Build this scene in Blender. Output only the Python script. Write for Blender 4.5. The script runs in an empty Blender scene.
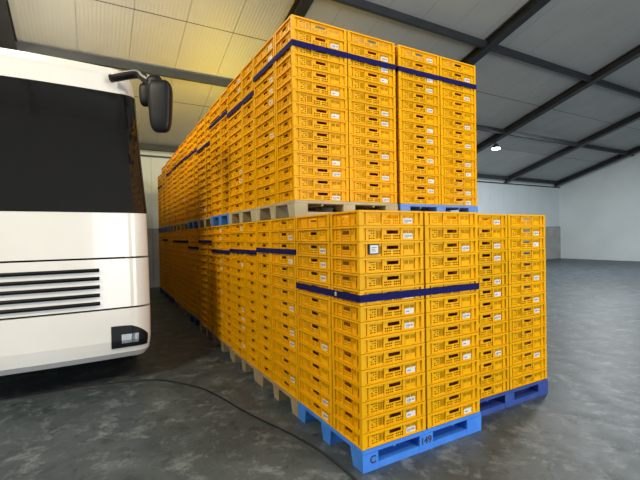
import bpy, bmesh, math, random
from mathutils import Vector, Matrix
random.seed(7)
S = bpy.context.scene
COL = S.collection
PI = math.pi

# ------------------------------------------------------------------ helpers
def link(o, parent=None):
    COL.objects.link(o)
    if parent is not None:
        o.parent = parent
    return o

def obj(name, bm, mats, parent=None, loc=(0, 0, 0), rotz=0.0, smooth=False):
    me = bpy.data.meshes.new(name)
    bm.normal_update()
    bm.to_mesh(me)
    bm.free()
    for m in (mats if isinstance(mats, (list, tuple)) else [mats]):
        me.materials.append(m)
    if smooth:
        for p in me.polygons:
            p.use_smooth = True
    o = bpy.data.objects.new(name, me)
    o.location = loc
    o.rotation_euler = (0, 0, rotz)
    return link(o, parent)

def empty(name, loc=(0, 0, 0), rotz=0.0):
    o = bpy.data.objects.new(name, None)
    o.empty_display_size = 0.2
    o.location = loc
    o.rotation_euler = (0, 0, rotz)
    return link(o)

def tag(o, label, cat, group=None, kind=None):
    o['label'] = label
    o['category'] = cat
    if group:
        o['group'] = group
    if kind:
        o['kind'] = kind
    return o

def struct(o, label, cat):
    return tag(o, label, cat, kind='structure')

def box(bm, x0, y0, z0, x1, y1, z1, mat=0):
    vs = [bm.verts.new(p) for p in ((x0, y0, z0), (x1, y0, z0), (x1, y1, z0), (x0, y1, z0),
                                    (x0, y0, z1), (x1, y0, z1), (x1, y1, z1), (x0, y1, z1))]
    for f in ((0, 3, 2, 1), (4, 5, 6, 7), (0, 1, 5, 4), (1, 2, 6, 5), (2, 3, 7, 6), (3, 0, 4, 7)):
        bm.faces.new([vs[i] for i in f]).material_index = mat
    return vs

def hexa(bm, bot, top, mat=0):
    vs = [bm.verts.new(p) for p in list(bot) + list(top)]
    for f in ((0, 3, 2, 1), (4, 5, 6, 7), (0, 1, 5, 4), (1, 2, 6, 5), (2, 3, 7, 6), (3, 0, 4, 7)):
        bm.faces.new([vs[i] for i in f]).material_index = mat

def tube(bm, pts, r, seg=8, cap=True):
    pts = [Vector(p) for p in pts]
    rings = []
    for i, p in enumerate(pts):
        d = (pts[min(i + 1, len(pts) - 1)] - pts[max(i - 1, 0)]).normalized()
        a = d.cross(Vector((0, 0, 1)))
        if a.length < 1e-4:
            a = Vector((1, 0, 0))
        a.normalize()
        b = a.cross(d).normalized()
        rings.append([bm.verts.new(p + (a * math.cos(t) + b * math.sin(t)) * r)
                      for t in [2 * PI * k / seg for k in range(seg)]])
    for q, w in zip(rings, rings[1:]):
        for k in range(seg):
            bm.faces.new((q[k], q[(k + 1) % seg], w[(k + 1) % seg], w[k]))
    if cap:
        bm.faces.new(list(reversed(rings[0])))
        bm.faces.new(rings[-1])

def bevel(bm, w, seg=1):
    bmesh.ops.bevel(bm, geom=list(bm.edges), offset=w, segments=seg, affect='EDGES', clamp_overlap=True)

# ------------------------------------------------------------------ materials
def mat(name, color, rough=0.5, metal=0.0, var=0.0, noise=None, spec=0.5, bump=0.0, coat=0.0):
    m = bpy.data.materials.new(name)
    m.use_nodes = True
    nt = m.node_tree
    b = nt.nodes['Principled BSDF']
    b.inputs['Base Color'].default_value = (*color, 1)
    b.inputs['Roughness'].default_value = rough
    b.inputs['Metallic'].default_value = metal
    b.inputs['Specular IOR Level'].default_value = spec
    b.inputs['Coat Weight'].default_value = coat
    src = None
    if noise:
        scale, c2, lo, hi = noise
        tc = nt.nodes.new('ShaderNodeTexCoord')
        n = nt.nodes.new('ShaderNodeTexNoise')
        n.inputs['Scale'].default_value = scale
        n.inputs['Detail'].default_value = 6
        nt.links.new(tc.outputs['Object'], n.inputs['Vector'])
        r = nt.nodes.new('ShaderNodeValToRGB')
        r.color_ramp.elements[0].position = lo
        r.color_ramp.elements[1].position = hi
        r.color_ramp.elements[0].color = (*color, 1)
        r.color_ramp.elements[1].color = (*c2, 1)
        nt.links.new(n.outputs['Fac'], r.inputs['Fac'])
        src = r.outputs['Color']
        nt.links.new(src, b.inputs['Base Color'])
        if bump:
            bp = nt.nodes.new('ShaderNodeBump')
            bp.inputs['Strength'].default_value = bump
            bp.inputs['Distance'].default_value = 0.01
            nt.links.new(n.outputs['Fac'], bp.inputs['Height'])
            nt.links.new(bp.outputs['Normal'], b.inputs['Normal'])
    if var:
        oi = nt.nodes.new('ShaderNodeObjectInfo')
        mr = nt.nodes.new('ShaderNodeMapRange')
        mr.inputs['To Min'].default_value = 1 - var
        mr.inputs['To Max'].default_value = 1 + var
        nt.links.new(oi.outputs['Random'], mr.inputs['Value'])
        hs = nt.nodes.new('ShaderNodeHueSaturation')
        if src:
            nt.links.new(src, hs.inputs['Color'])
        else:
            hs.inputs['Color'].default_value = (*color, 1)
        nt.links.new(mr.outputs['Result'], hs.inputs['Value'])
        nt.links.new(hs.outputs['Color'], b.inputs['Base Color'])
    return m

def translucent(m, color, amount):
    nt = m.node_tree
    out = nt.nodes['Material Output']
    b = nt.nodes['Principled BSDF']
    t = nt.nodes.new('ShaderNodeBsdfTranslucent')
    t.inputs['Color'].default_value = (*color, 1)
    mx = nt.nodes.new('ShaderNodeMixShader')
    mx.inputs['Fac'].default_value = amount
    nt.links.new(b.outputs['BSDF'], mx.inputs[1])
    nt.links.new(t.outputs['BSDF'], mx.inputs[2])
    nt.links.new(mx.outputs['Shader'], out.inputs['Surface'])

def emit(name, color, strength):
    m = bpy.data.materials.new(name)
    m.use_nodes = True
    b = m.node_tree.nodes['Principled BSDF']
    b.inputs['Base Color'].default_value = (*color, 1)
    b.inputs['Emission Color'].default_value = (*color, 1)
    b.inputs['Emission Strength'].default_value = strength
    return m

M_CRATE = mat('crate_plastic', (0.93, 0.505, 0.001), 0.45, var=0.06, spec=0.2)
M_CRATE_FAR = mat('crate_plastic_far', (0.93, 0.505, 0.001), 0.45, spec=0.2)
for m_ in (M_CRATE, M_CRATE_FAR):
    translucent(m_, (0.95, 0.20, 0.002), 0.22)
M_PAPER = mat('sticker_paper', (0.66, 0.67, 0.68), 0.55)
M_GREY = mat('faded_print', (0.20, 0.21, 0.23), 0.5)
M_INK = mat('ink', (0.03, 0.03, 0.035), 0.5)
M_BLUE = mat('blue_plastic', (0.045, 0.20, 0.72), 0.42, noise=(7, (0.06, 0.25, 0.80), 0.35, 0.7))
M_BLUE2 = mat('light_blue_plastic', (0.10, 0.24, 0.66), 0.45, noise=(6, (0.14, 0.29, 0.68), 0.35, 0.7))
M_NAVY = mat('dark_blue_plastic', (0.03, 0.06, 0.28), 0.45, noise=(6, (0.04, 0.09, 0.34), 0.35, 0.7))
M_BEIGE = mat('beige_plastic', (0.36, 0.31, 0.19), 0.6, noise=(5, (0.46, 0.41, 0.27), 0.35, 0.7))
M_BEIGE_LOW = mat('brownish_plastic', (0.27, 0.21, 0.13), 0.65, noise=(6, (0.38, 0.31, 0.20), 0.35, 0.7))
M_STRAP = mat('strap_web', (0.005, 0.006, 0.080), 0.8, noise=(30, (0.008, 0.008, 0.105), 0.4, 0.7), spec=0.15)
M_BUCKLE = mat('buckle_metal', (0.6, 0.6, 0.62), 0.35, 0.6)
M_STEEL = mat('rafter_paint', (0.018, 0.019, 0.022), 0.45, noise=(3, (0.03, 0.032, 0.036), 0.35, 0.7))
M_PURLIN = mat('purlin_paint', (0.026, 0.030, 0.036), 0.55, noise=(3, (0.036, 0.041, 0.048), 0.35, 0.7))
M_ROOF = mat('roof_sheet', (0.42, 0.43, 0.42), 0.5, noise=(0.7, (0.48, 0.49, 0.48), 0.3, 0.7), spec=0.35)
M_WALL = mat('wall_panel', (0.66, 0.74, 0.78), 0.5, noise=(0.8, (0.73, 0.80, 0.83), 0.3, 0.7))
M_PLINTH = mat('plinth_concrete', (0.33, 0.34, 0.34), 0.75, noise=(1.8, (0.45, 0.46, 0.46), 0.3, 0.7), bump=0.2)
M_CABLE = mat('cable_rubber', (0.006, 0.006, 0.007), 0.5)
M_WHITE = mat('lorry_paint', (0.80, 0.80, 0.79), 0.25, noise=(2, (0.84, 0.84, 0.83), 0.3, 0.7), coat=0.4)
M_BLACK = mat('black_plastic', (0.004, 0.005, 0.008), 0.45, noise=(12, (0.007, 0.008, 0.012), 0.4, 0.7), spec=0.3)
M_GLASS = mat('windscreen_glass', (0.012, 0.012, 0.013), 0.06, spec=0.6)
M_TYRE = mat('tyre_rubber', (0.012, 0.012, 0.012), 0.8, noise=(20, (0.02, 0.02, 0.02), 0.4, 0.7))
M_CHROME = mat('lamp_chrome', (0.6, 0.62, 0.65), 0.15, 0.9)
M_MIRROR = mat('mirror_glass', (0.8, 0.8, 0.82), 0.03, 1.0)
M_LAMP = emit('lamp_lens', (0.95, 0.98, 1.0), 14)

def floor_mat():
    m = bpy.data.materials.new('floor_concrete')
    m.use_nodes = True
    nt = m.node_tree
    b = nt.nodes['Principled BSDF']
    tc = nt.nodes.new('ShaderNodeTexCoord')
    def noise(sc, det, dist=0.0, rough=0.6):
        n = nt.nodes.new('ShaderNodeTexNoise')
        n.inputs['Scale'].default_value = sc
        n.inputs['Detail'].default_value = det
        n.inputs['Roughness'].default_value = rough
        n.inputs['Distortion'].default_value = dist
        nt.links.new(tc.outputs['Object'], n.inputs['Vector'])
        return n
    def ramp(src, a, ca, z, cz):
        r = nt.nodes.new('ShaderNodeValToRGB')
        r.color_ramp.elements[0].position = a
        r.color_ramp.elements[1].position = z
        r.color_ramp.elements[0].color = (*ca, 1)
        r.color_ramp.elements[1].color = (*cz, 1)
        nt.links.new(src, r.inputs['Fac'])
        return r.outputs['Color']
    base = ramp(noise(1.7, 8, 0.4).outputs['Fac'], 0.32, (0.030, 0.045, 0.056), 0.68, (0.074, 0.096, 0.110))
    worn = ramp(noise(4.2, 12, 0.3, 0.74).outputs['Fac'], 0.52, (0, 0, 0), 0.64, (1, 1, 1))
    mix = nt.nodes.new('ShaderNodeMixRGB')
    mix.inputs['Color2'].default_value = (0.18, 0.215, 0.235, 1)
    nt.links.new(base, mix.inputs['Color1'])
    sc = nt.nodes.new('ShaderNodeMath')
    sc.operation = 'MULTIPLY'
    sc.inputs[1].default_value = 0.75
    nt.links.new(worn, sc.inputs[0])
    nt.links.new(sc.outputs[0], mix.inputs['Fac'])
    dark = ramp(noise(9, 6, 1.0).outputs['Fac'], 0.30, (0.55, 0.55, 0.55), 0.46, (1, 1, 1))
    mul = nt.nodes.new('ShaderNodeMixRGB')
    mul.blend_type = 'MULTIPLY'
    mul.inputs['Fac'].default_value = 1
    nt.links.new(mix.outputs['Color'], mul.inputs['Color1'])
    nt.links.new(dark, mul.inputs['Color2'])
    nt.links.new(mul.outputs['Color'], b.inputs['Base Color'])
    rr = nt.nodes.new('ShaderNodeMapRange')
    rr.inputs['To Min'].default_value = 0.38
    rr.inputs['To Max'].default_value = 0.62
    nt.links.new(noise(4, 4).outputs['Fac'], rr.inputs['Value'])
    nt.links.new(rr.outputs['Result'], b.inputs['Roughness'])
    bp = nt.nodes.new('ShaderNodeBump')
    bp.inputs['Strength'].default_value = 0.25
    bp.inputs['Distance'].default_value = 0.01
    nt.links.new(noise(14, 8).outputs['Fac'], bp.inputs['Height'])
    nt.links.new(bp.outputs['Normal'], b.inputs['Normal'])
    return m
M_FLOOR = floor_mat()

# ------------------------------------------------------------------ camera (fitted to the photograph)
CAM = Vector((-1.5926, -2.2714, 1.6427))
yaw, pit, rol, fpx = 0.5147, -0.0099, -0.0164, 403.8
fw = Vector((math.sin(yaw) * math.cos(pit), math.cos(yaw) * math.cos(pit), math.sin(pit)))
r0 = Vector((math.cos(yaw), -math.sin(yaw), 0))
u0 = r0.cross(fw)
r2 = r0 * math.cos(rol) + u0 * math.sin(rol)
u2 = -r0 * math.sin(rol) + u0 * math.cos(rol)
cam = bpy.data.cameras.new('camera')
co = bpy.data.objects.new('camera', cam)
link(co)
mw = Matrix(((r2.x, u2.x, -fw.x, CAM.x), (r2.y, u2.y, -fw.y, CAM.y), (r2.z, u2.z, -fw.z, CAM.z), (0, 0, 0, 1)))
co.matrix_world = mw
cam.sensor_fit = 'HORIZONTAL'
cam.sensor_width = 36
cam.lens = fpx / 640 * 36
cam.clip_end = 200
S.camera = co

# ------------------------------------------------------------------ the hall
XL, XR, YB, YF = -9.0, 24.0, -9.0, 12.4
RT = math.tan(math.radians(17))
def roof_z(y):
    return 8.5 - RT * y

bm = bmesh.new()
box(bm, XL - .2, YB - .2, -0.2, XR + .2, YF + .2, 0)
struct(obj('floor', bm, M_FLOOR), 'grey mottled concrete warehouse floor', 'floor')

# ribbed roof sheets: trapezoid ribs running down the slope, a joint every 1.05 m
def roof_sheet(y0, y1):
    bm = bmesh.new()
    prof = []
    x = XL - 0.14
    while x < XR:
        prof += [(x, 0), (x + .001, .02), (x + .009, .02), (x + .010, 0)]            # side joint groove
        n = 14
        w = (1.05 - .010) / n
        for k in range(n):
            a = x + .010 + k * w
            prof += [(a + .022, 0), (a + .034, -.0022), (a + w - .014, -.0022), (a + w - .002, 0)]
        x += 1.05
    lo = [[bm.verts.new((px, y, roof_z(y) + pz)) for px, pz in prof] for y in (y0, y1)]
    hi = [[bm.verts.new((px, y, roof_z(y) + .12)) for px in (prof[0][0], prof[-1][0])] for y in (y0, y1)]
    for k in range(len(prof) - 1):
        bm.faces.new((lo[0][k], lo[1][k], lo[1][k + 1], lo[0][k + 1]))
    bm.faces.new((hi[0][0], hi[0][1], hi[1][1], hi[1][0]))
    return bm
struct(obj('ceiling', roof_sheet(YB - .2, 6.88), M_ROOF), 'ribbed white roof sheeting of the upper slope', 'ceiling')
struct(obj('ceiling', roof_sheet(6.895, YF + .2), M_ROOF), 'ribbed white roof sheeting near the far eaves', 'ceiling')

for nm, y in (('trim_2', 6.8875), ('trim_3', 9.75)):
    bm = bmesh.new()
    hexa(bm, [(XL, y - .008, roof_z(y - .008) - .004), (XR, y - .008, roof_z(y - .008) - .004), (XR, y + .008, roof_z(y + .008) - .004), (XL, y + .008, roof_z(y + .008) - .004)],
         [(XL, y - .008, roof_z(y) + .03), (XR, y - .008, roof_z(y) + .03), (XR, y + .008, roof_z(y) + .03), (XL, y + .008, roof_z(y) + .03)])
    struct(obj(nm, bm, M_STEEL), 'thin dark end joint across the roof sheets', 'trim')

def wall_y(name, y0, y1, z0, z1, m, label):
    bm = bmesh.new()
    box(bm, XL - .2, y0, z0, XR + .2, y1, z1)
    return struct(obj(name, bm, m), label, 'wall')
# far wall of upright sandwich panels with fine joints, above a concrete plinth
bm = bmesh.new()
x = XL
while x < XR:
    box(bm, x + .004, YF, 1.99, x + 1.146, YF + .1, 4.9)
    x += 1.15
box(bm, XL, YF + .03, 1.985, XR, YF + .2, 4.9)
struct(obj('wall_far', bm, M_WALL), 'white panelled far wall under the eaves', 'wall')
bm = bmesh.new()
x = XL
while x < XR:
    box(bm, x + .006, YF - .06, 0, x + 2.294, YF + .1, 1.96)
    x += 2.3
box(bm, XL, YF, 0, XR, YF + .2, 1.97)
struct(obj('wall_far', bm, M_PLINTH), 'grey concrete lower part of the far wall', 'wall')
GX0, GX1, GZ = 0.0, 7.0, 4.6          # unseen gate opening behind the viewer, added to admit cool front light
bm = bmesh.new()
box(bm, XL - .2, YB - .2, 0, GX0, YB, roof_z(YB))
box(bm, GX1, YB - .2, 0, XR + .2, YB, roof_z(YB))
box(bm, GX0, YB - .2, GZ, GX1, YB, roof_z(YB))
struct(obj('wall_back', bm, M_WALL), 'white wall behind the viewer with an added gate opening for light', 'wall')
for nm, xa, xb, lab in (('wall_left', XL - .2, XL, 'white gable wall beyond the lorry'),
                        ('wall_right', XR, XR + .2, 'white gable wall at the far end of the bays')):
    bm = bmesh.new()
    hexa(bm, [(xa, YB, 0), (xb, YB, 0), (xb, YF, 0), (xa, YF, 0)],
         [(xa, YB, roof_z(YB)), (xb, YB, roof_z(YB)), (xb, YF, roof_z(YF)), (xa, YF, roof_z(YF))])
    struct(obj(nm, bm, M_WALL), lab, 'wall')

# rafters (I-beams down the slope) and purlins (across)
def rafter(xc, n, label):
    bm = bmesh.new()
    y0, y1 = YB, YF - .02
    def bar(xa, xb, za, zb):
        hexa(bm, [(xa, y0, roof_z(y0) + za), (xb, y0, roof_z(y0) + za), (xb, y1, roof_z(y1) + za), (xa, y1, roof_z(y1) + za)],
             [(xa, y0, roof_z(y0) + zb), (xb, y0, roof_z(y0) + zb), (xb, y1, roof_z(y1) + zb), (xa, y1, roof_z(y1) + zb)])
    bar(xc - .13, xc + .13, -.27, -.25)
    bar(xc - .13, xc + .13, -.055, -.035)
    bar(xc - .012, xc + .012, -.25, -.055)
    o = obj('rafter', bm, M_STEEL)
    return struct(o, label, 'rafter')
for k, (xc, lab) in enumerate(((-3.02, 'black steel rafter above the lorry'), (2.47, 'black steel rafter above the upper corner stack'),
                               (7.95, 'black steel rafter right of the upper blue-pallet stacks'),
                               (13.27, 'black steel rafter beside the lit hanging lamp'), (18.7, 'black steel rafter beyond the hanging lamp'),
                               (23.5, 'black steel rafter next to the right gable'))):
    rafter(xc, k, lab)
for y, lab in ((8.42, 'grey purlin crossing behind the mirror'), (5.12, 'grey purlin above the upper front stacks'), (1.8, 'grey purlin over the front pallet'),
               (-1.5, 'grey purlin over the camera side'), (-4.8, 'grey purlin towards the back wall')):
    bm = bmesh.new()
    z = roof_z(y + .05) - .035
    box(bm, XL, y - .05, z - .18, XR, y - .042, z)
    box(bm, XL, y - .042, z - .18, XR, y + .05, z - .172)
    box(bm, XL, y - .042, z - .008, XR, y + .05, z)
    box(bm, XL, y + .042, z - .172, XR, y + .05, z - .15)
    struct(obj('purlin', bm, M_PURLIN), lab, 'purlin')
bm = bmesh.new()
box(bm, XL, 12.12, 4.60, XR, 12.26, 4.78)
struct(obj('eaves_beam', bm, M_PURLIN), 'dark grey eaves beam along the far wall', 'beam')
bm = bmesh.new()
box(bm, XL, 12.34, 4.40, XR, 12.395, 4.45)
struct(obj('trim_1', bm, M_STEEL), 'thin black rail along the far wall', 'trim')

# ------------------------------------------------------------------ crates
CL, CW, CH, PITCH = 0.590, 0.390, 0.1096, 0.1111

def panel(bm, W, H, t, holes, xf, mi=0):
    """A plate W x H with rectangular holes and thickness t; xf maps (u, v, depth) to a point."""
    us = sorted({0.0, W} | {h[0] for h in holes} | {h[2] for h in holes})
    vs = sorted({0.0, H} | {h[1] for h in holes} | {h[3] for h in holes})
    nu, nv = len(us) - 1, len(vs) - 1
    solid = [[True] * nv for _ in range(nu)]
    for i in range(nu):
        for j in range(nv):
            cu, cv = (us[i] + us[i + 1]) / 2, (vs[j] + vs[j + 1]) / 2
            for h in holes:
                if h[0] < cu < h[2] and h[1] < cv < h[3]:
                    solid[i][j] = False
                    break
    cache = {}
    def V(i, j, d):
        k = (i, j, d)
        if k not in cache:
            cache[k] = bm.verts.new(xf(us[i], vs[j], d))
        return cache[k]
    def F(*q):
        bm.faces.new(q).material_index = mi
    # merge runs of solid cells along u where a whole column strip is alike
    for i in range(nu):
        for j in range(nv):
            if not solid[i][j]:
                continue
            F(V(i, j, 0), V(i + 1, j, 0), V(i + 1, j + 1, 0), V(i, j + 1, 0))
            F(V(i, j, t), V(i, j + 1, t), V(i + 1, j + 1, t), V(i + 1, j, t))
            if i == 0 or not solid[i - 1][j]:
                F(V(i, j, 0), V(i, j + 1, 0), V(i, j + 1, t), V(i, j, t))
            if i == nu - 1 or not solid[i + 1][j]:
                F(V(i + 1, j, 0), V(i + 1, j, t), V(i + 1, j + 1, t), V(i + 1, j + 1, 0))
            if j == 0 or not solid[i][j - 1]:
                F(V(i, j, 0), V(i, j, t), V(i + 1, j, t), V(i + 1, j, 0))
            if j == nv - 1 or not solid[i][j + 1]:
                F(V(i, j + 1, 0), V(i + 1, j + 1, 0), V(i + 1, j + 1, t), V(i, j + 1, t))

def frac(holes, W, H):
    return [(a * W, b * H, c * W, d * H) for a, b, c, d in holes]

def long_holes(detail):
    h = [(.420, .555, .615, .82)]
    if detail:
        h += [(.082, .2, .095, .8)]
        for r, v in enumerate((.20, .38, .56, .74)):
            for k, u in enumerate((.135, .167, .199)):
                if (r, k) in ((1, 1), (2, 0)):
                    continue
                h.append((u, v, u + (.024 if k != 1 else .018), v + .09))
        for k in range(4):
            h.append((.246 + .023 * k, .22, .246 + .023 * k + .012, .80))
        for k in range(4):
            for v in (.15, .34):
                h.append((.372 + .031 * k, v, .372 + .031 * k + .021, v + .11))
                h.append((.530 + .031 * k, v, .530 + .031 * k + .021, v + .11))
        for k in range(4):
            h.append((.702 + .021 * k, .50, .702 + .021 * k + .011, .80))
            h.append((.800 + .021 * k, .50, .800 + .021 * k + .011, .80))
        h += [(.700, .14, .707, .46), (.877, .14, .884, .46)]
    else:
        h += [(.14, .22, .17, .76), (.25, .22, .28, .80), (.30, .22, .325, .80),
              (.37, .2, .48, .3), (.53, .2, .64, .3), (.70, .5, .77, .8), (.80, .5, .88, .8)]
    return h

def short_holes(detail):
    h = [(.36, .53, .64, .83)]
    if detail:
        h += [(.115, .2, .132, .8)]
        for v in (.2, .42, .64):
            h += [(.17, v, .20, v + .1), (.22, v, .25, v + .1)]
        for k in range(2):
            h.append((.285 + .032 * k, .22, .285 + .032 * k + .016, .80))
        for k in range(3):
            for v in (.15, .34):
                h.append((.365 + .045 * k, v, .365 + .045 * k + .028, v + .11))
                h.append((.52 + .045 * k, v, .52 + .045 * k + .028, v + .11))
        for k in range(4):
            h.append((.70 + .03 * k, .50, .70 + .03 * k + .015, .80))
        h += [(.868, .2, .885, .8)]
    else:
        h += [(.19, .22, .24, .8), (.38, .2, .62, .3), (.71, .5, .80, .8)]
    return h

def crate_into(bm, detail=1, ox=0, oy=0, oz=0, rot=False, mi=0):
    """One stacking crate: floor, four perforated walls, ribs, corner posts and the thick rim; its long face looks to local -Y."""
    def P(x, y, z):
        return (ox + y, oy - x, oz + z) if rot else (ox + x, oy + y, oz + z)
    def B(x0, y0, z0, x1, y1, z1):
        if rot:
            box(bm, ox + y0, oy - x1, oz + z0, ox + y1, oy - x0, oz + z1, mi)
        else:
            box(bm, ox + x0, oy + y0, oz + z0, ox + x1, oy + y1, oz + z1, mi)
    hx, hy = CL / 2, CW / 2
    ins, t = .017, .003
    if detail < 0:                                                    # crates inside the load
        B(-hx, -hy, 0, hx, hy, CH)
        return
    wx, wy = hx - ins, hy - ins
    zt = CH - .013
    LH, SH = long_holes(detail), short_holes(detail)
    hl, hs = frac(LH, 2 * wx, zt), frac(SH, 2 * (wy - t), zt)
    panel(bm, 2 * wx, zt, t, hl, lambda u, v, d: P(-wx + u, -wy + d, v), mi)
    panel(bm, 2 * wx, zt, t, hl, lambda u, v, d: P(wx - u, wy - d, v), mi)
    panel(bm, 2 * (wy - t), zt, t, hs, lambda u, v, d: P(-wx + d, (wy - t) - u, v), mi)
    panel(bm, 2 * (wy - t), zt, t, hs, lambda u, v, d: P(wx - d, -(wy - t) + u, v), mi)
    B(-wx + t, -wy + t, .002, wx - t, wy - t, .005)
    # rim
    B(-hx, -hy, zt, hx, -wy + t, CH)
    B(-hx, wy - t, zt, hx, hy, CH)
    B(-hx, -wy + t, zt, -wx + t, wy - t, CH)
    B(wx - t, -wy + t, zt, hx, wy - t, CH)
    # corner posts and ribs
    o = .0015
    for sx in (-1, 1):
        for sy in (-1, 1):
            xa, xb = sorted((sx * (hx - o), sx * (hx - .030)))
            ya, yb = sorted((sy * (hy - o), sy * wy))
            B(xa, ya, .003, xb, yb, zt)
            ya, yb = sorted((sy * wy, sy * (hy - .030)))
            xa, xb = sorted((sx * (hx - o), sx * wx))
            B(xa, ya, .003, xb, yb, zt)
    if detail:
        for u in (.105, .350, .660, .915):
            for s in (-1, 1):
                xc = s * (-wx + u * 2 * wx)
                ya, yb = sorted((s * wy, s * (wy + .008)))
                B(xc - .0035, ya, .004, xc + .0035, yb, zt)
        for s in (-1, 1):                                             # step line above the base
            ya, yb = sorted((s * wy, s * (hy - .004)))
            B(-hx + .03, ya, .003, hx - .03, yb, .0085)
            xa, xb = sorted((s * wx, s * (hx - .004)))
            B(xa, -hy + .03, .003, xb, hy - .03, .0085)
        for u in (.145, .335, .665, .855):
            for s in (-1, 1):
                yc = s * (-wy + u * 2 * wy)
                xa, xb = sorted((s * wx, s * (wx + .008)))
                B(xa, yc - .0035, .004, xb, yc + .0035, zt)

bm = bmesh.new()
crate_into(bm, 1)
crate0 = obj('stacking_crate', bm, M_CRATE)
CRATE_ME = crate0.data

def sticker_mesh(var):
    bm = bmesh.new()
    rnd = random.Random(var)
    w, h = .088, .039
    box(bm, 0, -.0012, 0, w, 0, h, 0)
    if var != 3:
        x = .010
        while x < w * .62:
            ww = rnd.choice((.002, .003, .005))
            box(bm, x, -.0018, .012, x + ww, -.0012, .028, 1)
            x += ww + rnd.choice((.002, .003, .004))
        box(bm, w * .68, -.0018, .014, w * .9, -.0012, .026, 1)
        box(bm, .01, -.0018, .005, w * .5, -.0012, .008, 1)
    else:
        box(bm, .012, -.0018, .012, w * .5, -.0012, .02, 1)
    me = bpy.data.meshes.new('paper_sticker')
    bm.to_mesh(me)
    bm.free()
    me.materials.append(M_PAPER)
    me.materials.append(M_GREY)
    return me
STICK = [sticker_mesh(k) for k in range(4)]

ORD = ['zeroth', 'first', 'second', 'third', 'fourth', 'fifth', 'sixth', 'seventh', 'eighth', 'ninth', 'tenth',
       'eleventh', 'twelfth', 'thirteenth', 'fourteenth', 'bottom']
used0 = False
N_IND = 0
def place_crate(x, y, z, rot, label, group, sticker):
    global used0, N_IND
    if not used0:
        c = crate0
        used0 = True
    else:
        c = crate0.copy()
        COL.objects.link(c)
    N_IND += 1
    jx, jy = random.uniform(-.0012, .0012), random.uniform(-.0012, .0012)
    c.location = (x + jx, y + jy, z)
    c.rotation_euler = (0, 0, (-PI / 2 if rot else 0))
    tag(c, label, 'crate', group)
    if sticker:
        st = bpy.data.objects.new('paper_sticker', random.choice(STICK))
        st.location = (-CL / 2 + .017 + .71 * (CL - .034) + random.uniform(-.006, .006), -CW / 2 + .0169, .014 + random.uniform(0, .006))
        link(st, c)
        st['label'] = 'white paper sticker'
    return c

HP, HS = .152, 1.818                  # pallet height, top of the lower tier
NROW = 15
def column(x0, y0, lx, ly, zb, name, group, stickers, n=NROW):
    """One stack of single crates on the rectangle x0..x0+lx, y0..y0+ly."""
    rot = ly > lx
    out = []
    for k in range(n):                # k counts from the top
        z = zb + .0005 + (n - 1 - k) * PITCH
        s = (k + 1) in stickers
        pos = 'topmost' if k == 0 else ('lowest' if k == n - 1 else ORD[k + 1] + ' from the top')
        lab = '%s, %s in %s' % ('stickered yellow crate' if s else 'plain yellow crate', pos, name)
        out.append(place_crate(x0 + lx / 2, y0 + ly / 2, z, rot, lab, group, s))
    return out

def rnd_rows(p, seed):
    r = random.Random(seed)
    return {k for k in range(1, 16) if r.random() < p}

far = bmesh.new()                     # everything past the nearest three hundred, as one mass
def far_column(x0, y0, lx, ly, zb, n=NROW, detail=0, seed=0):
    rot = ly > lx
    r = random.Random(seed)
    for k in range(n):
        z = zb + .0005 + k * PITCH
        cx, cy = x0 + lx / 2 + r.uniform(-.001, .001), y0 + ly / 2 + r.uniform(-.001, .001)
        crate_into(far, detail, cx, cy, z, rot)
        if detail >= 0 and rot and r.random() < .10:                  # sticker on its aisle side
            yb = cy + CL / 2 - .017 - .71 * (CL - .034)
            box(far, cx - CW / 2 + .0157, yb - .086, z + .014, cx - CW / 2 + .0169, yb, z + .05, 1)

def shift(k):                         # the row bends slightly away from the aisle
    return 0.026 * max(0, k - 2.2)

ZL, ZU = HP, HS + .152                # where the crates of each tier stand
G = 'yellow crates stacked on '
# --- front pallet 149: two long crates in front, three end-on behind
g = G + 'the pallet marked 149'
P0L = column(0, 0, .6, .4, ZL, 'left front stack of pallet 149', g, {1, 2, 6, 7, 8, 11, 13, 14, 15})
column(.608, 0, .6, .4, ZL, 'right front stack of pallet 149', g, {3, 8, 10, 11, 15})
column(0, .4, .4, .6, ZL, 'rear side stack of pallet 149', g, {3, 4, 5, 6, 10, 14, 15})
for k in (1, 2):
    far_column(.4 * k + .008, .4, .4, .6, ZL, detail=-1)
# --- lower row, pallet right of 149
QX, QY = 1.225, .165
g = G + 'the dark blue floor pallet'
column(QX, QY, .6, .4, ZL, 'floor stack right beside pallet 149', g, {1, 3, 4, 6, 7, 9, 12})
column(QX + .6, QY, .6, .4, ZL, 'outer floor stack right of pallet 149', g, {2, 3, 6, 8, 9, 13})
for k in range(3):
    far_column(QX + .4 * k, QY + .4, .4, .6, ZL, detail=-1)
# --- upper corner pallet
g = G + 'the upper beige corner pallet'
U1L = column(0, 1, .6, .4, ZU, 'left front stack on upper corner pallet', g, {2, 6, 8, 12, 13, 15})
column(.6, 1, .6, .4, ZU, 'right front stack on upper corner pallet', g, {2, 3, 4, 7, 8, 11, 13, 15})
column(0, 1.4, .4, .6, ZU, 'rear side stack on upper corner pallet', g, {1, 2, 4, 5, 6, 9})
for k in (1, 2):
    far_column(.4 * k, 1.4, .4, .6, ZU, detail=-1)
# --- upper right blue pallet
URX = 1.235
g = G + 'the upper blue front pallet'
column(URX, 1, .6, .4, ZU, 'left stack on upper blue front pallet', g, {1, 3, 4, 6, 8, 9, 11, 13, 14})
column(URX + .6, 1, .6, .4, ZU, 'right stack on upper blue front pallet', g, {2, 4, 7, 9, 11, 12, 14, 15})
for k in range(3):
    far_column(URX + .4 * k, 1.4, .4, .6, ZU, detail=-1)
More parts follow.
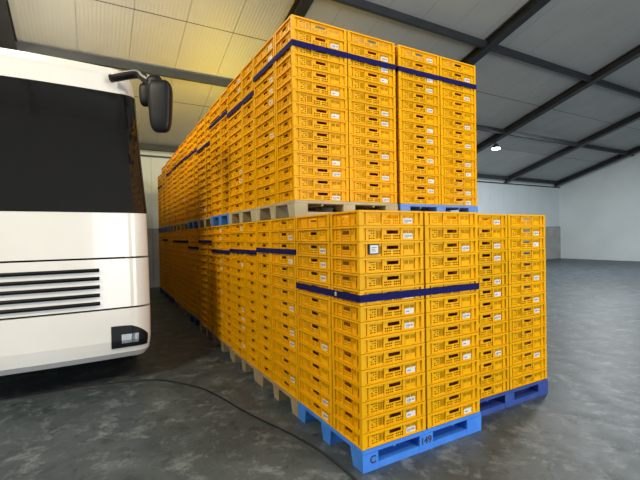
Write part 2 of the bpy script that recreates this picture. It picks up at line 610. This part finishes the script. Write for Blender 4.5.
# --- lower pallets along the aisle
def lower(k, a_first, individual):
    s = shift(k)
    y = k * 1.0
    near, far_ = (.4, .6) if a_first else (.6, .4)
    nm = ['', 'first', 'second', 'third', 'fourth', 'fifth', 'sixth', 'seventh'][2 * k - 1:2 * k + 1] if individual else None
    gr = G + 'beige floor pallets behind pallet 149'
    for q, (yy, d) in enumerate(((y, near), (y + near, far_))):
        lx = .6 if d == .4 else .4
        if individual:
            column(s, yy, lx, d, ZL, '%s floor stack behind pallet 149' % nm[q], gr,
                   rnd_rows(.45 if k < 3 else .2, 10 * k + q) if d == .6 else set())
        else:
            far_column(s, yy, lx, d, ZL, seed=10 * k + q)
        for j in range(1, int(round(1.2 / lx))):
            far_column(s + lx * j, yy, lx, d, ZL, detail=-1)
def upper(k, a_first, individual, n=NROW):
    s = shift(k)
    y = k * 1.0
    near, far_ = (.4, .6) if a_first else (.6, .4)
    gr = G + 'the %s upper aisle pallet' % ORD[k]
    for q, (yy, d) in enumerate(((y, near), (y + near, far_))):
        lx = .6 if d == .4 else .4
        if individual:
            column(s, yy, lx, d, ZU, '%s half of the %s upper aisle load' % ('near' if q == 0 else 'rear', ORD[k]), gr,
                   rnd_rows(.45 if k < 3 else .2, 300 + 10 * k + q) if d == .6 else set())
        else:
            far_column(s, yy, lx, d, ZU, n=n, seed=100 + 10 * k + q)
        for j in range(1, int(round(1.2 / lx))):
            far_column(s + lx * j, yy, lx, d, ZU, n=n, detail=-1)
NP = 11
for k in range(1, NP):
    lower(k, k != 1, k <= 3)
for k in range(2, NP):
    upper(k, True, k <= 3, NROW if k < NP - 1 else 14)
# the second row of floor loads behind the dark blue pallet
for k in range(1, 3):
    for j in range(3):
        far_column(QX + .4 * j, QY + .01 + k * 1.01, .4, .4, ZL, detail=-1)
fo = obj('far_crates', far, [M_CRATE_FAR, M_PAPER])
tag(fo, 'long rows of stacked yellow crates running back to the far wall', 'crates', kind='stuff')

# document pouch on one crate
c = P0L[2]
bm = bmesh.new()
x0, z0 = -CL / 2 + .017 + .115 * .58, .022
box(bm, x0, -CW / 2 + .0005, z0, x0 + .085, -CW / 2 + .0165, z0 + .072, 0)
pouch = obj('document_pouch', bm, M_INK, c)
pouch['label'] = 'black framed pouch holding a white sheet'
bm = bmesh.new()
box(bm, x0 + .008, -CW / 2 - .0003, z0 + .008, x0 + .077, -CW / 2 + .0005, z0 + .064, 0)
for k in range(3):
    box(bm, x0 + .018, -CW / 2 - .0008, z0 + .046 - .012 * k, x0 + .018 + (.045, .03, .04)[k], -CW / 2 - .0003, z0 + .050 - .012 * k, 1)
obj('paper_sheet', bm, [M_PAPER, M_INK], pouch)
c['label'] = 'yellow crate with black framed paper, third from top, left front stack of pallet 149'

# ------------------------------------------------------------------ pallets
def pallet(x, y, z, m, label, group=None, marks=False, xl=1.2):
    root = empty('plastic_pallet', (x, y, z))
    tag(root, label, 'pallet', group)
    bm = bmesh.new()
    box(bm, 0, 0, .124, xl, 1.0, .152)
    bmesh.ops.bevel(bm, geom=list(bm.edges), offset=.005, segments=2, affect='EDGES')
    for xa in (.30, .9):                                              # stiffening ribs under the deck
        box(bm, xa - .01, .02, .105, xa + .01, .98, .1245)
    obj('deck', bm, m, root)
    for ya, yb, da, db in ((0, .155, 0, .03), (.42, .58, .025, .025), (.845, 1.0, .03, 0)):
        bm = bmesh.new()
        box(bm, .006, ya + da + .003, 0, xl - .006, yb - db - .003, .048)
        for xa, xb in ((0, .135), (.525, .66), (1.04, xl)):
            ea = .004 if xa == 0 else 0
            eb = .004 if xb == xl else 0
            hexa(bm, [(xa + ea, ya + da, .0), (xb - eb, ya + da, .0), (xb - eb, yb - db, .0), (xa + ea, yb - db, .0)],
                 [(xa, ya, .126), (xb, ya, .126), (xb, yb, .126), (xa, yb, .126)])
        obj('skid', bm, m, root)
    if marks:
        for txt, px, pz, size in (('C', .062, .052, .075), ('149', .533, .055, .075)):
            cu = bpy.data.curves.new('marking', 'FONT')
            cu.body = txt
            cu.size = size
            cu.extrude = .0008
            cu.offset = .0016
            tmp = bpy.data.objects.new('tmp', cu)
            COL.objects.link(tmp)
            dg = bpy.context.evaluated_depsgraph_get()
            me = bpy.data.meshes.new_from_object(tmp.evaluated_get(dg))
            bpy.data.objects.remove(tmp)
            me.materials.clear()
            me.materials.append(M_INK)
            o = bpy.data.objects.new('marking', me)
            o.location = (px, -.0010, pz)
            o.rotation_euler = (PI / 2, 0, 0)
            link(o, root)
            o['label'] = 'black hand-painted %s' % ('letter C' if txt == 'C' else 'number 149')
    return root

pallet(0, 0, 0, M_BLUE, 'bright blue pallet marked C and 149 at the front', 'floor pallets', True, 1.212)
pallet(QX, QY, 0, M_NAVY, 'dark blue floor pallet right of pallet 149', 'floor pallets')
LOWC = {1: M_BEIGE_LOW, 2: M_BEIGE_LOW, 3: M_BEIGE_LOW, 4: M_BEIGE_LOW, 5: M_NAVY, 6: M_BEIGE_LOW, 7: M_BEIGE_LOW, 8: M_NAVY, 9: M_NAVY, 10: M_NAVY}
UPC = {2: M_BEIGE, 3: M_BLUE, 4: M_BEIGE, 5: M_BLUE, 6: M_BEIGE, 7: M_BEIGE, 8: M_BLUE2, 9: M_BLUE, 10: M_BLUE}
for k in range(1, NP):
    nm = 'blue' if LOWC[k] is M_NAVY else 'brownish'
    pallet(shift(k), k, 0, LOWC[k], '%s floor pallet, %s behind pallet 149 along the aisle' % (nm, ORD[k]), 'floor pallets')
ZP = HS + .0005
pallet(0, 1, ZP, M_BEIGE, 'beige pallet under the upper corner stack', 'upper tier pallets')
pallet(URX, 1, ZP, M_BLUE2, 'light blue pallet under the upper right front stacks', 'upper tier pallets')
for k in range(2, NP):
    nm = 'beige' if UPC[k] is M_BEIGE else 'blue'
    pallet(shift(k), k, ZP, UPC[k], '%s upper tier pallet, %s behind the upper corner pallet' % (nm, ORD[k - 1]), 'upper tier pallets')

# ------------------------------------------------------------------ straps
def strap(x, y, zc, label, h=.05, wid=1.2, sides='ring', group='blue load straps', tilt=0.0, buckle=False):
    bm = bmesh.new()
    a, t = .0022, .0014
    x0, y0, x1, y1 = a, a, wid - a, 1.0 - a
    ox0, oy0, ox1, oy1 = x0 - t, y0 - t, x1 + t, y1 + t
    def ring(x0, y0, x1, y1, z):
        return [bm.verts.new((px, py, z + tilt * (.5 - py) )) for px, py in ((x0, y0), (x1, y0), (x1, y1), (x0, y1))]
    ob, ot = ring(ox0, oy0, ox1, oy1, -h / 2), ring(ox0, oy0, ox1, oy1, h / 2)
    ib, it = ring(x0, y0, x1, y1, -h / 2), ring(x0, y0, x1, y1, h / 2)
    for k in range(4):
        n = (k + 1) % 4
        bm.faces.new((ob[k], ob[n], ot[n], ot[k]))
        bm.faces.new((ib[n], ib[k], it[k], it[n]))
        bm.faces.new((ot[k], ot[n], it[n], it[k]))
        bm.faces.new((ob[n], ob[k], ib[k], ib[n]))
    o = obj('load_strap', bm, M_STRAP, None, (x, y, zc))
    tag(o, label, 'strap', group)
    if buckle:
        bm = bmesh.new()
        box(bm, -.006, .30, -.016, .0008, .325, .014)
        bevel(bm, .002)
        obj('buckle', bm, M_BUCKLE, o)
    return o
strap(0, 0, 1.205, 'dark blue strap around the load on pallet 149', .052, 1.208, buckle=True)
strap(0, 1, 3.385, 'dark blue strap around the upper corner load', .052)
strap(URX, 1, 3.385, 'dark blue strap around the upper right front load', .052)
for k, z in {1: 1.50, 2: 1.47, 3: 1.44, 4: 1.58, 5: 1.46, 6: 1.57, 7: 1.57, 9: 1.6}.items():
    strap(shift(k), k, z, 'blue strap on floor load, %s behind pallet 149' % ORD[k])
for k, z in {2: 3.25, 3: 3.34, 4: 3.15, 5: 3.23, 6: 3.28, 7: 3.30, 8: 3.30, 10: 3.18}.items():
    strap(shift(k), k, z, 'blue strap on upper load, %s behind the upper corner load' % ORD[k - 1])

# ------------------------------------------------------------------ cable on the floor
def catmull(pts, n=10):
    pts = [Vector(p) for p in pts]
    pts = [2 * pts[0] - pts[1]] + pts + [2 * pts[-1] - pts[-2]]
    out = []
    for i in range(1, len(pts) - 2):
        a, b, c_, d = pts[i - 1:i + 3]
        for k in range(n):
            t = k / n
            out.append(.5 * ((2 * b) + (c_ - a) * t + (2 * a - 5 * b + 4 * c_ - d) * t * t + (3 * b - a - 3 * c_ + d) * t ** 3))
    out.append(pts[-2])
    return out
bm = bmesh.new()
r = .0085
tube(bm, [(p.x, p.y, r) for p in catmull([(-2.4, 3.0, r), (-1.7, 2.95, r), (-1.14, 2.82, r), (-.89, 2.66, r), (-.60, 2.22, r), (-.475, 1.83, r), (-.39, 1.45, r), (-.31, 1.15, r),
                                          (-.19, .77, r), (-.11, .41, r), (-.085, .01, r), (-.12, -.5, r), (-.3, -1.2, r)])], r, 8)
tag(obj('power_cable', bm, M_CABLE, smooth=True), 'black cable snaking over the concrete floor along the crates', 'cable')

# ------------------------------------------------------------------ lorry at the left
TX = -2.235
SEC = [(.30, 1.17, 2.80, .16), (.36, 1.215, 2.73, .20), (.50, 1.235, 2.70, .22), (.85, 1.235, 2.70, .22), (1.40, 1.230, 2.73, .22), (1.95, 1.222, 2.77, .22),
       (2.6, 1.175, 2.87, .20), (3.35, 1.14, 3.00, .20), (3.6, 1.11, 3.08, .2), (3.74, 1.02, 3.22, .2), (3.78, .8, 3.45, .2)]
YBACK = 4.75
def sec(z):
    for a, b in zip(SEC, SEC[1:]):
        if a[0] <= z <= b[0]:
            t = (z - a[0]) / (b[0] - a[0])
            return [a[i] + (b[i] - a[i]) * t for i in (1, 2, 3)]
    return SEC[-1][1:] if z > 1 else SEC[0][1:]
def perim(s, z, off=0.0):
    """Point on the cab skin: s=0 middle of the front, |s| grows round the corner (0..1 straight, 1..2 corner, 2..3 side)."""
    w, yf, rr = sec(z)
    sg = 1 if s >= 0 else -1
    a = abs(s)
    if a <= 1:
        x, y, nx, ny = (w - rr) * a, yf, 0, -1
        y += .05 * a * a
    elif a <= 2:
        t = (a - 1) * PI / 2
        nx, ny = math.sin(t), -math.cos(t)
        x, y = w - rr + rr * nx, yf + .05 * (2 - a) + rr + rr * ny
    else:
        nx, ny = 1, 0
        x, y = w, yf + rr + (a - 2) * (YBACK - yf - rr)
    return Vector((TX + sg * (x + nx * off), y + ny * off, z))
def patch(s0, s1, z0, z1, off, thick, ns=24, nz=6, taper=0.0):
    bm = bmesh.new()
    def grid(o):
        return [[bm.verts.new(perim(s0 + (s1 - s0) * i / ns, z0 + (z1 - z0 - taper * (i / ns) ** 2) * j / nz, o)) for j in range(nz + 1)] for i in range(ns + 1)]
    A, Bq = grid(off), grid(off - thick)
    for i in range(ns):
        for j in range(nz):
            bm.faces.new((A[i][j], A[i + 1][j], A[i + 1][j + 1], A[i][j + 1]))
            bm.faces.new((Bq[i][j], Bq[i][j + 1], Bq[i + 1][j + 1], Bq[i + 1][j]))
    for i in range(ns):
        bm.faces.new((A[i][0], Bq[i][0], Bq[i + 1][0], A[i + 1][0]))
        bm.faces.new((A[i][nz], A[i + 1][nz], Bq[i + 1][nz], Bq[i][nz]))
    for j in range(nz):
        bm.faces.new((A[0][j], A[0][j + 1], Bq[0][j + 1], Bq[0][j]))
        bm.faces.new((A[ns][j], Bq[ns][j], Bq[ns][j + 1], A[ns][j + 1]))
    bmesh.ops.recalc_face_normals(bm, faces=bm.faces)
    return bm
lorry = empty('lorry', (0, 0, 0))
tag(lorry, 'white lorry facing the viewer at the left of the crate row', 'lorry')
obj('bumper', patch(-3, 3, .30, .865, 0, .05, 60, 8), M_WHITE, lorry, smooth=False)
obj('lower_panel', patch(-3, 3, .885, 1.425, 0, .05, 60, 6), M_WHITE, lorry)
obj('upper_panel', patch(-3, 3, 1.445, 1.94, 0, .05, 60, 6), M_WHITE, lorry)
obj('windscreen', patch(-3, 3, 1.945, 3.36, -.004, .03, 60, 10), M_GLASS, lorry)
bm = patch(-3, 3, 3.365, 3.78, 0, .03, 60, 8)
ring = [perim(-3 + 6 * i / 60, 3.78, -.01) for i in range(61)]
bm.faces.new([bm.verts.new(p) for p in ring])
obj('cab_roof', bm, M_WHITE, lorry)
bm = bmesh.new()
box(bm, TX - 1.0, 3.2, .32, TX + 1.0, YBACK - .02, 1.94)
obj('cab_core', bm, M_BLACK, lorry)
for s in (-1, 1):
    hl = obj('headlight', patch(s * .80, s * 1.55, .43, .68, .012, .03, 18, 6, .13), M_BLACK, lorry)
    obj('lamp_reflector', patch(s * .9, s * 1.2, .48, .58, .016, .01, 6, 3), M_CHROME, hl)
    bm = patch(s * 1.72, s * 2.08, 1.95, 3.36, .006, .012, 8, 10)
    obj('pillar_trim', bm, M_BLACK, lorry)
bm = bmesh.new()
for k in range(5):
    z = .95 + .09 * k
    pts = [perim(-.7 + 1.4 * i / 14, z, .012) for i in range(15)]
    tube(bm, pts, .022, 6)
obj('grille', bm, M_BLACK, lorry)
bm = bmesh.new()
box(bm, TX - 1.19, 4.9, .95, TX + 1.19, 11.3, 4.1)  # unseen behind the cab, added to block light; height set for its shadow
obj('cargo_box', bm, M_WHITE, lorry)
bm = bmesh.new()
box(bm, TX - .45, 3.3, .55, TX + .45, 11.2, .94)
obj('chassis', bm, M_BLACK, lorry)
for wx_ in (-1.02, 1.02):
    for wy_ in (4.05, 9.2):
        bm = bmesh.new()
        seg = 28
        prof = [(.10, -.13), (.28, -.12), (.30, -.15), (.44, -.15), (.49, -.12), (.50, -.05), (.50, .05), (.49, .12), (.44, .15), (.30, .15), (.28, .12), (.10, .13)]
        rings = [[bm.verts.new((TX + wx_ + a, wy_ + rr * math.cos(2 * PI * k / seg), .50 + rr * math.sin(2 * PI * k / seg))) for k in range(seg)] for rr, a in prof]
        for q, w in zip(rings, rings[1:]):
            for k in range(seg):
                bm.faces.new((q[k], q[(k + 1) % seg], w[(k + 1) % seg], w[k]))
        bm.faces.new(rings[0]); bm.faces.new(list(reversed(rings[-1])))
        obj('wheel', bm, M_TYRE, lorry, smooth=True)

# mirrors on a bracket at the cab corner
def rounded(cx, cy, cz, sx, sy, sz, taper=0.0, p=4.0, nu=28, nv=18, rotz=0.0):
    bm = bmesh.new()
    def sp(v, e):
        return math.copysign(abs(v) ** (2 / e), v)
    rows = []
    for j in range(nv + 1):
        ph = -PI / 2 + PI * j / nv
        row = []
        for i in range(nu):
            th = 2 * PI * i / nu
            x = sp(math.cos(ph), p) * sp(math.cos(th), p)
            y = sp(math.cos(ph), p) * sp(math.sin(th), p)
            z = sp(math.sin(ph), p)
            k = 1 - taper * (1 - z) / 2
            X, Y = x * sx * k, y * sy * k
            row.append(bm.verts.new((cx + X * math.cos(rotz) - Y * math.sin(rotz), cy + X * math.sin(rotz) + Y * math.cos(rotz), cz + z * sz)))
        rows.append(row)
    for a, b in zip(rows, rows[1:]):
        for i in range(nu):
            bm.faces.new((a[i], a[(i + 1) % nu], b[(i + 1) % nu], b[i]))
    bmesh.ops.remove_doubles(bm, verts=bm.verts, dist=1e-5)
    bmesh.ops.recalc_face_normals(bm, faces=bm.faces)
    return bm
def pix(px, py, d):
    return CAM + (fw + r2 * ((px - 320) / fpx) - u2 * ((py - 240) / fpx)) * d
mc = pix(160.5, 106.5, 4.45)
mir = obj('mirror_housing', rounded(mc.x, mc.y, mc.z, .135, .08, .285, .2, 4.2, rotz=-.42), M_BLACK, lorry, smooth=True)
bm = rounded(mc.x + .03, mc.y + .068, mc.z, .105, .012, .27, .2, 5, rotz=-.42)
obj('mirror_glass', bm, M_MIRROR, mir, smooth=True)
m2 = pix(145.8, 95, 4.62)
obj('wide_mirror_housing', rounded(m2.x, m2.y, m2.z, .07, .06, .13, .1, 3.5, rotz=-.42), M_BLACK, lorry, smooth=True)
bm = bmesh.new()
j0 = pix(152, 84, 4.50)
tube(bm, catmull([(-1.36, 3.02, 3.52), pix(137, 74, 4.66), pix(145, 79, 4.58), j0, pix(156, 92, 4.48)], 6), .05, 10)
obj('mirror_arm', bm, M_BLACK, lorry, smooth=True)
jc = pix(154.5, 84.5, 4.46)
obj('mirror_joint', rounded(jc.x, jc.y, jc.z, .085, .06, .10, 0, 3.2, rotz=-.42), M_BLACK, lorry, smooth=True)

# ------------------------------------------------------------------ hanging lamp at the right
lx_, ly_, lz_ = 13.46, 9.0, 5.26
lamp = empty('hanging_lamp', (lx_, ly_, lz_))
tag(lamp, 'lit round warehouse lamp hanging under the roof at the right', 'lamp')
bm = bmesh.new()
prof = [(.19, 0), (.17, .04), (.09, .13), (.06, .20)]
seg = 24
rings = [[bm.verts.new((rr * math.cos(2 * PI * k / seg), rr * math.sin(2 * PI * k / seg), z)) for k in range(seg)] for rr, z in prof]
for q, w in zip(rings, rings[1:]):
    for k in range(seg):
        bm.faces.new((q[k], q[(k + 1) % seg], w[(k + 1) % seg], w[k]))
bm.faces.new(rings[-1])
obj('lamp_shade', bm, M_PURLIN, lamp)
bm = bmesh.new()
bmesh.ops.create_circle(bm, cap_ends=True, segments=24, radius=.165)
v = bmesh.ops.extrude_face_region(bm, geom=list(bm.faces))
for g_ in v['geom']:
    if isinstance(g_, bmesh.types.BMVert):
        g_.co.z -= .05
bmesh.ops.recalc_face_normals(bm, faces=bm.faces)
obj('lamp_lens', bm, M_LAMP, lamp)
bm = bmesh.new()
tube(bm, [(0, 0, .19), (0, 0, roof_z(ly_) - lz_ - .002)], .012, 8)
obj('suspension_rod', bm, M_PURLIN, lamp)

# ------------------------------------------------------------------ light
def area(name, loc, size, power, color, aim=(0, 0, -1)):
    l = bpy.data.lights.new(name, 'AREA')
    l.shape = 'DISK'
    l.size = size
    l.energy = power
    l.color = color
    o = bpy.data.objects.new(name, l)
    o.location = loc
    o.rotation_euler = Vector(aim).to_track_quat('-Z', 'Y').to_euler()
    return link(o)
W = (1.0, 0.87, 0.64)
Cc = (0.93, 0.97, 1.0)
area('lamp_left', (-6.5, -1.4, 6.8), 1.2, 430, W, (.6, .3, -1))
area('lamp_front', (2.6, -4.2, 7.4), .7, 230, W, (-.1, .5, -1))
area('lamp_aisle', (-2.7, 5.2, 6.5), .6, 190, W, (.25, 0, -1))
area('lamp_right_bay', (10.0, 3.0, 6.2), .6, 260, Cc)
area('lamp_far_bay', (16.0, 6.0, 6.0), .6, 460, Cc)
# added cool fill standing in for daylight, set in the gate opening
l = area('gate_fill', ((GX0 + GX1) / 2, YB - .1, GZ / 2), 1, 760, (.86, .93, 1.0), (0, 1, 0))
l.data.shape = 'RECTANGLE'
l.data.size, l.data.size_y = GX1 - GX0, GZ
# added warm light without fixture, hidden behind the crates, to yellow the roof
p = bpy.data.lights.new('warm_fill', 'POINT')
p.energy, p.color, p.shadow_soft_size = 140, (1.0, .75, .08), .3
po = bpy.data.objects.new('warm_fill', p)
po.location = (1.5, 7.6, 4.25)
link(po)
w = bpy.data.worlds.new('world')
S.world = w
w.use_nodes = True
w.node_tree.nodes['Background'].inputs['Color'].default_value = (.6, .65, .7, 1)
w.node_tree.nodes['Background'].inputs['Strength'].default_value = .05

S.view_settings.view_transform = 'Standard'
S.view_settings.look = 'None'
S.view_settings.exposure = 0.2
S.view_settings.gamma = 1.0
S.view_settings.use_curve_mapping = False
print('individual crates', N_IND, 'faces', len(CRATE_ME.polygons), len(fo.data.polygons))
